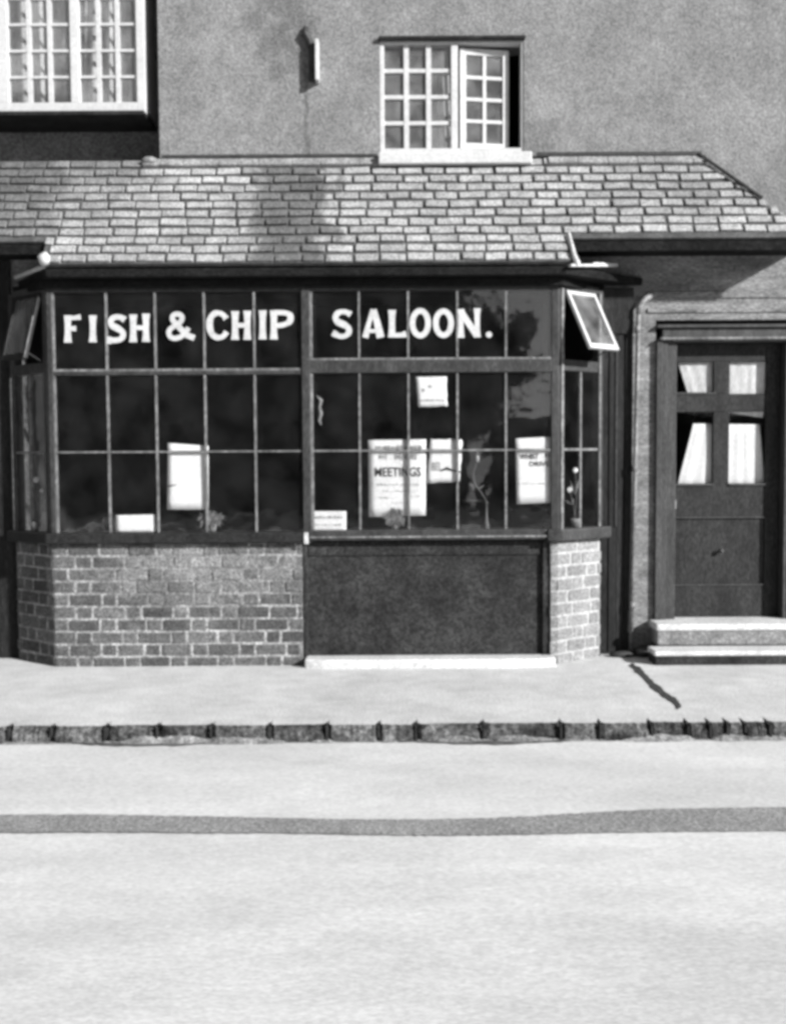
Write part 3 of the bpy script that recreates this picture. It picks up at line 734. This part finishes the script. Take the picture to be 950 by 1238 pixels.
# upper windows ---------------------------------------------------------
def win_bars(mb, P, x0, x1, z0, z1, cols, rows, fr, bar, d0, d1):
    mb.pbox(P, x0, x0 + fr, z0, z1, d0, d1); mb.pbox(P, x1 - fr, x1, z0, z1, d0, d1)
    mb.pbox(P, x0 + fr, x1 - fr, z0, z0 + fr, d0, d1); mb.pbox(P, x0 + fr, x1 - fr, z1 - fr, z1, d0, d1)
    for k in range(1, cols):
        c = x0 + fr + (x1 - x0 - 2 * fr) * k / cols; mb.pbox(P, c - bar / 2, c + bar / 2, z0 + fr, z1 - fr, d0 + .004, d1 - .004)
    for k in range(1, rows):
        c = z0 + fr + (z1 - z0 - 2 * fr) * k / rows; mb.pbox(P, x0 + fr, x1 - fr, c - bar / 2, c + bar / 2, d0 + .006, d1 - .006)
mb = MB(); WP = FRONT(UY + .03)
f_ = .032
xm0, xm1 = X(545, 120, 0), X(553, 120, 0)
mb.pbox(WP, wx0, wx0 + f_, wz0, wz1, -.06, .022); mb.pbox(WP, wx1 - .018, wx1, wz0, wz1, -.06, .022)
mb.pbox(WP, wx0 + f_, wx1 - .018, wz0, wz0 + .045, -.06, .022); mb.pbox(WP, wx0 + f_, wx1 - .018, wz1 - .012, wz1, -.06, .02); mb.pbox(WP, xm0, xm1, wz0 + .045, wz1 - .012, -.06, .02)
uw = mb.obj('upper_window', M_WHITE, B, bevel=.004)
mb = MB()
gx0, gx1, gz0, gz1 = wx0 + f_, xm0, wz0 + .045, wz1 - .012
for k in (1, 2):
    c = gx0 + (gx1 - gx0) * (k / 3) + (-.0 if k == 1 else 0); mb.pbox(WP, c - .018, c + .018, gz0, gz1, -.03, .006)
for k in (1, 2, 3):
    c = gz0 + (gz1 - gz0) * k / 4; mb.pbox(WP, gx0, gx1, c - .013, c + .013, -.03, .003)
mb.obj('glazing_bar', M_WHITE, uw)
mb = MB(); mb.pbox(WP, gx0 - .005, gx1 + .005, gz0 - .005, gz1 + .005, -.016, -.013); mb.obj('glass', G_UP, uw)
# right casement swung inward
ca = rad(9); cx = xm1 + .002; L_ = (wx1 - .018 - cx) - .004
CP = ((cx, UY + .045), (math.cos(ca), math.sin(ca)), (math.sin(ca), -math.cos(ca)))
mb = MB(); win_bars(mb, CP, .015, L_ * .84, wz0 + .05, wz1 - .035, 2, 4, .045, .026, -.02, .012)
cs = mb.obj('casement', M_WHITE, uw, bevel=.003)
mb = MB(); mb.pbox(CP, .03, L_ * .84 - .03, wz0 + .08, wz1 - .065, -.006, -.003); mb.obj('pane', G_UP, uw)
mb = MB(); mb.box(wx0 - .01, wx1 + .05, UY - .075, UY + .02, wz0 - .085, wz0 - .002); mb.obj('sill', M_WHITE, uw, bevel=.008)
mb = MB(); mb.box(wx0 - .005, wx1 + .01, UY - .035, UY - .0005, wz1 + .003, wz1 + .026); mb.obj('drip_board', M_BOARD, uw, bevel=.004)

# oriel window in the recess
mb = MB(); OP = FRONT(0.0)
ol = -3.55
def oxf(px): return X(px, 90, 0.0)
oz1 = 5.35
mb.pbox(OP, oxf(165), ox1, oz0, oz1, -.06, 0); mb.pbox(OP, ol, oxf(165), oz0, oz0 + .075, -.06, 0); mb.pbox(OP, ol, oxf(165), oz1 - .06, oz1, -.06, 0)
mb.pbox(OP, oxf(85), oxf(96), oz0 + .075, oz1 - .06, -.06, -.002); mb.pbox(OP, oxf(-4), oxf(10), oz0 + .075, oz1 - .06, -.06, -.002); mb.pbox(OP, ol, ol + .06, oz0 + .075, oz1 - .06, -.06, -.002)
mb.box(ol, ox1, .06, .36, oz1 - .05, oz1 + .02)
mb.box(ox1 - .04, ox1, .06, .36, oz0 + .05, oz1 - .05); mb.box(ol, ol + .04, .06, .36, oz0 + .05, oz1 - .05)
ow = mb.obj('oriel_window', M_WHITE, B, bevel=.004)
mb = MB(); mb.box(ol, ox1, -.055, .35, oz0 - .03, oz0 - .001); mb.obj('sill', M_BOARD, ow, bevel=.004)  # dark board added below the oriel to imitate its shaded underside
mb = MB()
for (a, b) in ((96, 165), (10, 85), (-120, -4)):
    xa, xb = oxf(a), oxf(b)
    for k in (1, 2):
        c = xa + (xb - xa) * k / 3; mb.pbox(OP, c - .015, c + .015, oz0 + .075, oz1 - .06, -.045, -.012)
    for k in range(1, 6):
        c = oz0 + .075 + .185 * k; mb.pbox(OP, xa, xb, c - .009, c + .009, -.043, -.016)
mb.obj('glazing_bar', M_WHITE, ow)
mb = MB(); mb.pbox(OP, ol + .02, ox1 - .02, oz0 + .05, oz1 - .04, -.033, -.030); mb.obj('glass', G_UP, ow)

# bracket board and iron hook on the upper wall
b0, b1 = Z(101, UY, 384), Z(52, UY, 384); bx_ = X(384, 75, UY)
mb = MB(); mb.box(bx_ - .012, bx_ + .012, UY - .09, UY, b0, b1)
br = mb.obj('sign_bracket', M_WHITE, B, bevel=.003)
mb = MB(); mb.tube([(bx_ - .03, UY - .02, b1 - .06), (bx_ - .06, UY - .022, b1 + .02), (bx_ - .085, UY - .022, b1 + .06), (bx_ - .085, UY - .01, b1 + .11)], [.028, .026, .03, .016], 8); mb.box(bx_ - .06, bx_ - .0125, UY - .05, UY - .002, b0 + .01, b1 - .02); mb.obj('hook', M_IRON, br, smooth=False)  # iron hook, plus a dark box standing in for the board's shadow

# ------------------------------------------------------------------ things seen through the glass
IY = BY + .020
def bfont(txt, size, bold=.0):
    cu = bpy.data.curves.new('t', 'FONT'); cu.body = txt; cu.size = size; cu.align_x = 'CENTER'; cu.align_y = 'CENTER'; cu.offset = bold; cu.resolution_u = 3
    o = bpy.data.objects.new('t', cu); C.objects.link(o); dg = bpy.context.evaluated_depsgraph_get(); dg.update()
    me = bpy.data.meshes.new_from_object(o.evaluated_get(dg)); bpy.data.objects.remove(o); return me
def sheet(name, quad, Y, m_, label, cat, curl=.006, n=8, torn=0):
    # quad: px corners TL TR BR BL
    mb = MB(); P_ = [W(q[0], q[1], Y) for q in quad]
    for j in range(n + 1):
        for i in range(n + 1):
            u, v = i / n, j / n
            x = (P_[0][0] * (1 - u) + P_[1][0] * u) * (1 - v) + (P_[3][0] * (1 - u) + P_[2][0] * u) * v
            z = (P_[0][1] * (1 - u) + P_[1][1] * u) * (1 - v) + (P_[3][1] * (1 - u) + P_[2][1] * u) * v
            if torn and (i in (0, n) or j in (0, n)): x += R.uniform(-torn, torn); z += R.uniform(-torn, torn)
            mb.v.append((x, Y + curl * math.sin(u * 3.1) * math.cos(v * 4) , z))
    for j in range(n):
        for i in range(n):
            a = j * (n + 1) + i; mb.f.append((a, a + 1, a + n + 2, a + n + 1)); mb.mi.append(0)
    o = mb.obj(name, m_, None, smooth=True)
    s_ = o.modifiers.new('thickness', 'SOLIDIFY'); s_.thickness = .0012; s_.offset = 1
    return tag(o, label, cat)
def text_on(parent, txt, px0_, px1_, py0, py1, Y, m_=None, bold=.0):
    me = bfont(txt, 1.0, bold)
    xs_ = [v.co.x for v in me.vertices]; ys_ = [v.co.y for v in me.vertices]
    x0, z1 = W(px0_, py0, Y); x1, z0 = W(px1_, py1, Y)
    for v in me.vertices:
        u = (v.co.x - min(xs_)) / (max(xs_) - min(xs_)); q = (v.co.y - min(ys_)) / (max(ys_) - min(ys_))
        v.co = (x0 + (x1 - x0) * u, Y, z0 + (z1 - z0) * q)
    me.name = 'lettering'; me.materials.clear(); me.materials.append(m_ or M_INK)
    o = bpy.data.objects.new('lettering', me); C.objects.link(o); o.parent = parent
def scribble(parent, rows, Y, m_, seed=1):      # print too small to read: rows of uneven dashes
    r_ = random.Random(seed); mb = MB()
    for (pa, pb, py, h) in rows:
        p = pa
        while p < pb:
            l = r_.uniform(1.2, 3.6); hh = h * r_.uniform(.5, 1.05)
            x0, z1 = W(p, py - hh / 2 + r_.uniform(-.4, .4), Y); x1, z0 = W(min(p + l, pb), py + hh / 2, Y)
            mb.add([(x0, Y, z0), (x1, Y, z0), (x1, Y, z1), (x0, Y, z1)], [(0, 1, 2, 3)])
            p += l + r_.uniform(.6, 1.8)
        mb.obj('print', m_, parent); mb = MB()
TY = IY - .0045
p = sheet('poster', [(445, 532), (515, 531), (514.5, 623), (446, 625)], IY, M_PAPER2, 'large white poster headed MEETINGS in the middle of the shop window', 'poster', .002)
text_on(p, 'MEETINGS', 453, 509, 565, 576, TY, bold=.018)
scribble(p, [(454, 510, 541, 5.5), (458, 468, 552, 8), (477, 505, 552, 8)], TY, M_INKF, 3)
scribble(p, [(455, 508, 586, 2.2), (459, 470, 602, 1.6), (462, 500, 594, 1.2), (475, 498, 608, 1.2), (496, 508, 600, 1.4)], TY, M_INKF, 5)
p = sheet('poster', [(623, 530), (667, 528), (667, 607.5), (624.5, 609.5)], IY, M_PAPER, 'whist drive poster by the right corner post of the shop window', 'poster', .002)
text_on(p, 'WHIST', 628, 651, 548.5, 555, TY, bold=.02)
text_on(p, 'DRIVE', 640, 664, 558, 563.5, TY, bold=.015)
scribble(p, [(626, 662, 585, .7), (659, 664, 550.5, 5)], TY, M_INK, 8)
p = sheet('notice', [(520, 531), (559, 531), (556, 582), (516, 584)], IY, M_PAPER, 'small torn white notice just right of the MEETINGS poster', 'notice', .002, torn=.004)
text_on(p, 'BEL', 522, 534, 559, 569, TY, M_INKF, bold=.02)
mb = MB()
a = [W(q[0], q[1], TY) for q in ((533, 569), (540, 566), (548, 569), (558, 571))]
mb.tube([(x_, TY, z_) for x_, z_ in a], [.006, .011, .006, .004], 6); mb.obj('print', M_INK, p)
p = sheet('notice', [(502.5, 455), (540, 455), (541, 491), (506, 492)], IY, M_PAPER, 'small white notice with uneven edges, alone high behind the right hand panes', 'notice', .002, torn=.0035)
scribble(p, [(508, 538, 484, 2.4), (518, 522, 467, 4), (510, 513, 472, 3)], TY, M_INKF, 11)
p = sheet('paper_sheet', [(203, 535.5), (252, 539), (252, 616), (202, 616)], IY, M_PAPER, 'tall blank white sheet behind the left hand panes', 'paper', .003)
mb = MB(); a = [W(q[0], q[1], TY) for q in ((203, 588), (213, 586))]; mb.tube([(a[0][0], TY, a[0][1]), (a[1][0], TY, a[1][1])], [.006, .003], 6); mb.obj('twig', M_IRON, p)
p = sheet('card', [(140, 623), (188, 622), (188, 643), (140, 643)], IY, M_PAPER, 'blank white card standing on the sill at the left of the shop window', 'card', .002)
p = sheet('card', [(376, 618), (418.5, 618), (418.5, 641.5), (376, 642)], IY, M_PAPER2, 'printed grey white card on the sill beside the middle post', 'card', .002)
scribble(p, [(381, 415, 625.5, 3.4)], TY, M_INKF, 21); scribble(p, [(380, 414, 634.5, 2.2)], TY, M_INKF, 22)

def leafmb(mb, base, tip, w_, mi=0):
    a, b = Vector(base), Vector(tip); mid = a.lerp(b, .5); side = (b - a).cross(Vector((0, 1, .3))).normalized() * w_
    mb.add([a, mid + side, b, mid - side, mid + Vector((0, -.001, .004))], [(0, 1, 4), (1, 2, 4), (2, 3, 4), (3, 0, 4)], mi)
def potted(px, label, w_, seed):
    rr = random.Random(seed); Y = BY + .035; zf = zs_top + .002; x, _ = W(px, 630, Y)
    t = thing('potted_plant', label, 'plant', group='small plants on the shop window sill')
    mb = MB(); mb.lathe([(.020, 0), (.030, .05), (.034, .085), (.036, .10), (.028, .10)], (x, Y + .03, zf), 14); mb.obj('pot', M_POT, t, smooth=True)
    mb = MB()
    for k in range(150):
        an = rr.uniform(-1.6, 1.6); l = rr.uniform(.04, w_); c = (x + math.sin(an) * l * .5, BY + rr.uniform(.008, .0135), zf + .085 + math.cos(an) * l * .35)
        leafmb(mb, c, (c[0] + math.sin(an) * l * rr.uniform(-.2, .4), BY + rr.uniform(.008, .0135), c[2] + rr.uniform(-.07, .05)), rr.uniform(.004, .009))
    mb.obj('foliage', M_LEAF, t)
potted(256, 'small bushy plant in a pale pot on the sill beneath the blank white sheet', .14, 2)
potted(478, 'small bushy plant in a pale pot in front of the MEETINGS poster', .13, 5)
# slender flower in a vase
t = thing('flower_vase', 'thin vase holding a drooping stem with one pale bud, right of the torn notice', 'vase')
Y = BY + .05; zf = zs_top + .002
xv, zv = W(588, 607, Y)
mb = MB(); mb.lathe([(.018, 0), (.022, .02), (.012, .06), (.007, .12), (.007, zv - zf - .01), (.016, zv - zf)], (xv, Y, zf), 12); mb.obj('vase', mat('vase_glaze', .13, .3, .2, 20), t, smooth=True)
mb = MB(); q = [W(a_, b_, Y) for a_, b_ in ((588, 606), (582, 596), (574, 585), (572, 572), (576, 560))]
mb.tube([(x_, Y, z_) for x_, z_ in q], [.004, .004, .004, .0035, .003], 6)
for (a_, b_, c_, d_) in ((575, 590, 566, 584), (577, 592, 586, 586), (574, 592, 570, 590), (588, 606, 556, 604.5)):
    x0, z0 = W(a_, b_, Y); x1, z1 = W(c_, d_, Y); leafmb(mb, (x0, Y, z0), (x1, Y, z1), .008 if c_ > 560 else .003)
mb.obj('flower_stem', M_STEM, t)
x_, z_ = W(577, 553, Y); mb = MB(); mb.blob((x_, Y, z_), .018, (.7, .7, 1.9)); mb.obj('bud', mat('bud', .4, .7, .1), t, smooth=True)
# hanging ornament and dark ball by the middle post
t = thing('hanging_ornament', 'slim pale twisted ornament hanging behind the pane beside the middle post', 'ornament')
Y = BY + .05
q = [W(a_, b_, Y) for a_, b_ in ((382, 478), (388, 484), (386, 492), (388, 500), (385.5, 508), (388, 514))]
mb = MB(); mb.tube([(a_, Y, b_) for a_, b_ in q], [.006, .015, .011, .015, .012, .008], 8); mb.obj('twist', mat('ornament_paint', .22, .6, .3, 30), t, smooth=True)
mb = MB(); mb.tube([(q[0][0], Y, q[0][1]), (q[0][0], Y, zt - .04)], .0015, 5); mb.obj('string', M_IRON, t)
# flowering plants in the canted sides
def flowering(pts, Y, label, sizes):
    t = thing('flowering_plant', label, 'plant', group='white flowering plants at the ends of the shop window')
    base = W(pts[0][0], 640, Y)
    mb = MB(); mb.lathe([(.03, 0), (.04, .05), (.042, .07), (.03, .07)], (base[0], Y, zs_top + .002), 14); mb.obj('pot', M_STEM, t, smooth=True)
    mb = MB()
    for (a_, b_) in pts:
        x_, z_ = W(a_, b_, Y); mb.tube([(base[0], Y, zs_top + .06), ((base[0] + x_) / 2 + .01, Y, (zs_top + .06 + z_) / 2), (x_, Y, z_)], .003, 5)
        leafmb(mb, ((base[0] + x_) / 2, Y, (zs_top + .06 + z_) / 2), (x_ + .03, Y, z_ - .06), .01); leafmb(mb, ((base[0] + x_) / 2, Y, (zs_top + .06 + z_) / 2), (x_ - .035, Y, z_ - .07), .01)
    mb.obj('flower_stem', M_STEM, t)
    for (a_, b_), s_ in zip(pts, sizes):
        x_, z_ = W(a_, b_, Y); mb = MB()
        for k in range(6):
            an = k * math.pi / 3; mb.blob((x_ + math.cos(an) * s_ * .5, Y - .008, z_ + math.sin(an) * s_ * .5), s_ * .55, (1, .5, 1), n=6)
        mb.obj('blossom', M_PETAL, t, smooth=True)
flowering([(44, 580), (50.5, 593)], BY + .14, 'plant with two white blossoms behind the left canted pane', [.020, .013])
flowering([(695, 568.5), (688, 592)], BY + .13, 'plant with two white blossoms behind the right canted pane', [.018, .02])

# curtains ------------------------------------------------------------
def curtain(name, quad, Y, m_, label, pleats=9, amp=.012, n=60, group=None, thick=.002):
    mb = MB(); P_ = [W(q[0], q[1], Y) for q in quad]; nv = 6
    for j in range(nv + 1):
        for i in range(n + 1):
            u, v = i / n, j / nv
            x = (P_[0][0] * (1 - u) + P_[1][0] * u) * (1 - v) + (P_[3][0] * (1 - u) + P_[2][0] * u) * v
            z = (P_[0][1] * (1 - u) + P_[1][1] * u) * (1 - v) + (P_[3][1] * (1 - u) + P_[2][1] * u) * v
            mb.v.append((x, Y + amp * math.sin(u * pleats * 6.28 + .5 * math.sin(u * 17)), z))
    for j in range(nv):
        for i in range(n):
            a = j * (n + 1) + i; mb.f.append((a, a + 1, a + n + 2, a + n + 1)); mb.mi.append(0)
    o = mb.obj(name, m_, None, smooth=True); s_ = o.modifiers.new('thickness', 'SOLIDIFY'); s_.thickness = thick
    return tag(o, label, 'curtain', group)
CY = DY + .034
curtain('curtain', [(816, 428), (928, 428), (922, 505), (836, 492)], CY, mat('lace', .5, .9, .15, 9, .1, 60, stretch=(3, 1, .4)), 'white valance curtain behind the top panes of the right hand door', 8, .0018)
curtain('curtain', [(838, 512), (918, 513), (925, 592), (817, 592)], CY, M_CURT, 'white gathered curtain spreading downward behind the lower door panes', 7, .0018)
curtain('curtain', [(512, 40), (541, 40), (546, 192), (524, 192)], .16, M_NET, 'pale curtain hanging at the centre bar of the upper right window', 4, .012)
curtain('curtain', [(105, -90), (172, -90), (172, 132), (100, 132)], .14, M_NET, 'pale net curtain behind the right light of the upper left window', 4, .03)
curtain('curtain', [(-60, -90), (82, -90), (90, 132), (-60, 132)], .15, M_NET, 'pale net curtain behind the left light of the upper left window', 8, .03)

# ------------------------------------------------------------------ made-up far side of the street, unseen, added for the panes to reflect
t = thing('added_house', 'plain terrace house added across the street for the shop panes to reflect', 'building')
mb = MB(); mb.box(-16, 2.3, -30, -23.4, -.1, 7.4); mb.obj('wall', M_OPP, t)
mb = MB(); mb.prism([(-23.1, 7.3), (-26.7, 10), (-30.3, 7.3)], 'x', -16.2, 2.5); mb.obj('roof', M_OPPR, t)
for k in range(5):
    for z in (1.0, 4.4):
        mb = MB(); x = -14 + k * 3.4; mb.box(x, x + 1.1, -23.41, -23.37, z, z + 1.5); mb.obj('window', M_ROOM, t)
def tree(x, y, h, r, label, seed, th):
    rr = random.Random(seed); t = thing('tree', label, 'tree', group='trees added across the street')
    mb = MB(); mb.tube([(x, y, -.15), (x + .1, y, h * .3), (x - .05, y, h * .6), (x, y, h * .85)], [.28, .2, .13, .05], 8)
    for k in range(9):
        an = k * 2.4; z0 = h * (.3 + .05 * k); mb.tube([(x, y, z0), (x + math.cos(an) * r * .7, y + math.sin(an) * r * .7, z0 + h * .2)], [.08, .02], 6)
    mb.obj('trunk', M_BARK, t)
    mb = MB()
    cl = [(x + rr.gauss(0, r * .45), y + rr.gauss(0, r * .45), h * .66 + rr.gauss(0, h * .14)) for _ in range(26)]
    for k in range(th):
        c = rr.choice(cl); p = Vector((c[0] + rr.gauss(0, r * .17), c[1] + rr.gauss(0, r * .17), c[2] + rr.gauss(0, r * .17)))
        a = Vector((rr.uniform(-1, 1), rr.uniform(-1, 1), rr.uniform(-1, 1))).normalized(); b = a.orthogonal().normalized(); s_ = rr.uniform(.07, .16)
        mb.add([p - a * s_, p - b * s_ * .5, p + a * s_, p + b * s_ * .5], [(0, 1, 2, 3)])
    mb.obj('crown', M_FOL, t)
tree(2.7, -21.5, 5.9, 1.2, 'leafy tree added next to the terrace house across the street', 3, 6000)
tree(8.5, -23, 6.5, 2.4, 'broad leafy tree added further along the street opposite', 9, 6000)
mb = MB(); mb.box(2.9, 16, -24, -23.4, -.1, 2.6); tag(mb.obj('added_garden_wall', M_OPP), 'plain garden wall added across the street beside the terrace house', 'wall')

for (x0, x1, lab) in ((24, 32, 'plain house added at the right hand bend of the street'), (-34, -26, 'plain house added at the left hand bend of the street')):  # unseen houses added to darken pane reflections and the low sky
    t = thing('added_house', lab, 'building')
    mb = MB(); mb.box(x0, x1, -14, 9, -.14, 6.5); mb.obj('wall', M_OPP, t)
    mb = MB(); mb.prism([(x0 - .4, 6.4), ((x0 + x1) / 2, 9), (x1 + .4, 6.4)], 'y', -14.3, 9.3); mb.obj('roof', M_OPPR, t)
    xf = x0 - .02 if x0 > 0 else x1 + .02
    for yy in (-11, -7, -3, 2, 6):
        for z in (1.0, 4.0):
            mb = MB(); mb.box(xf - .02, xf + .02, yy, yy + 1.1, z, z + 1.4); mb.obj('window', M_ROOM, t)
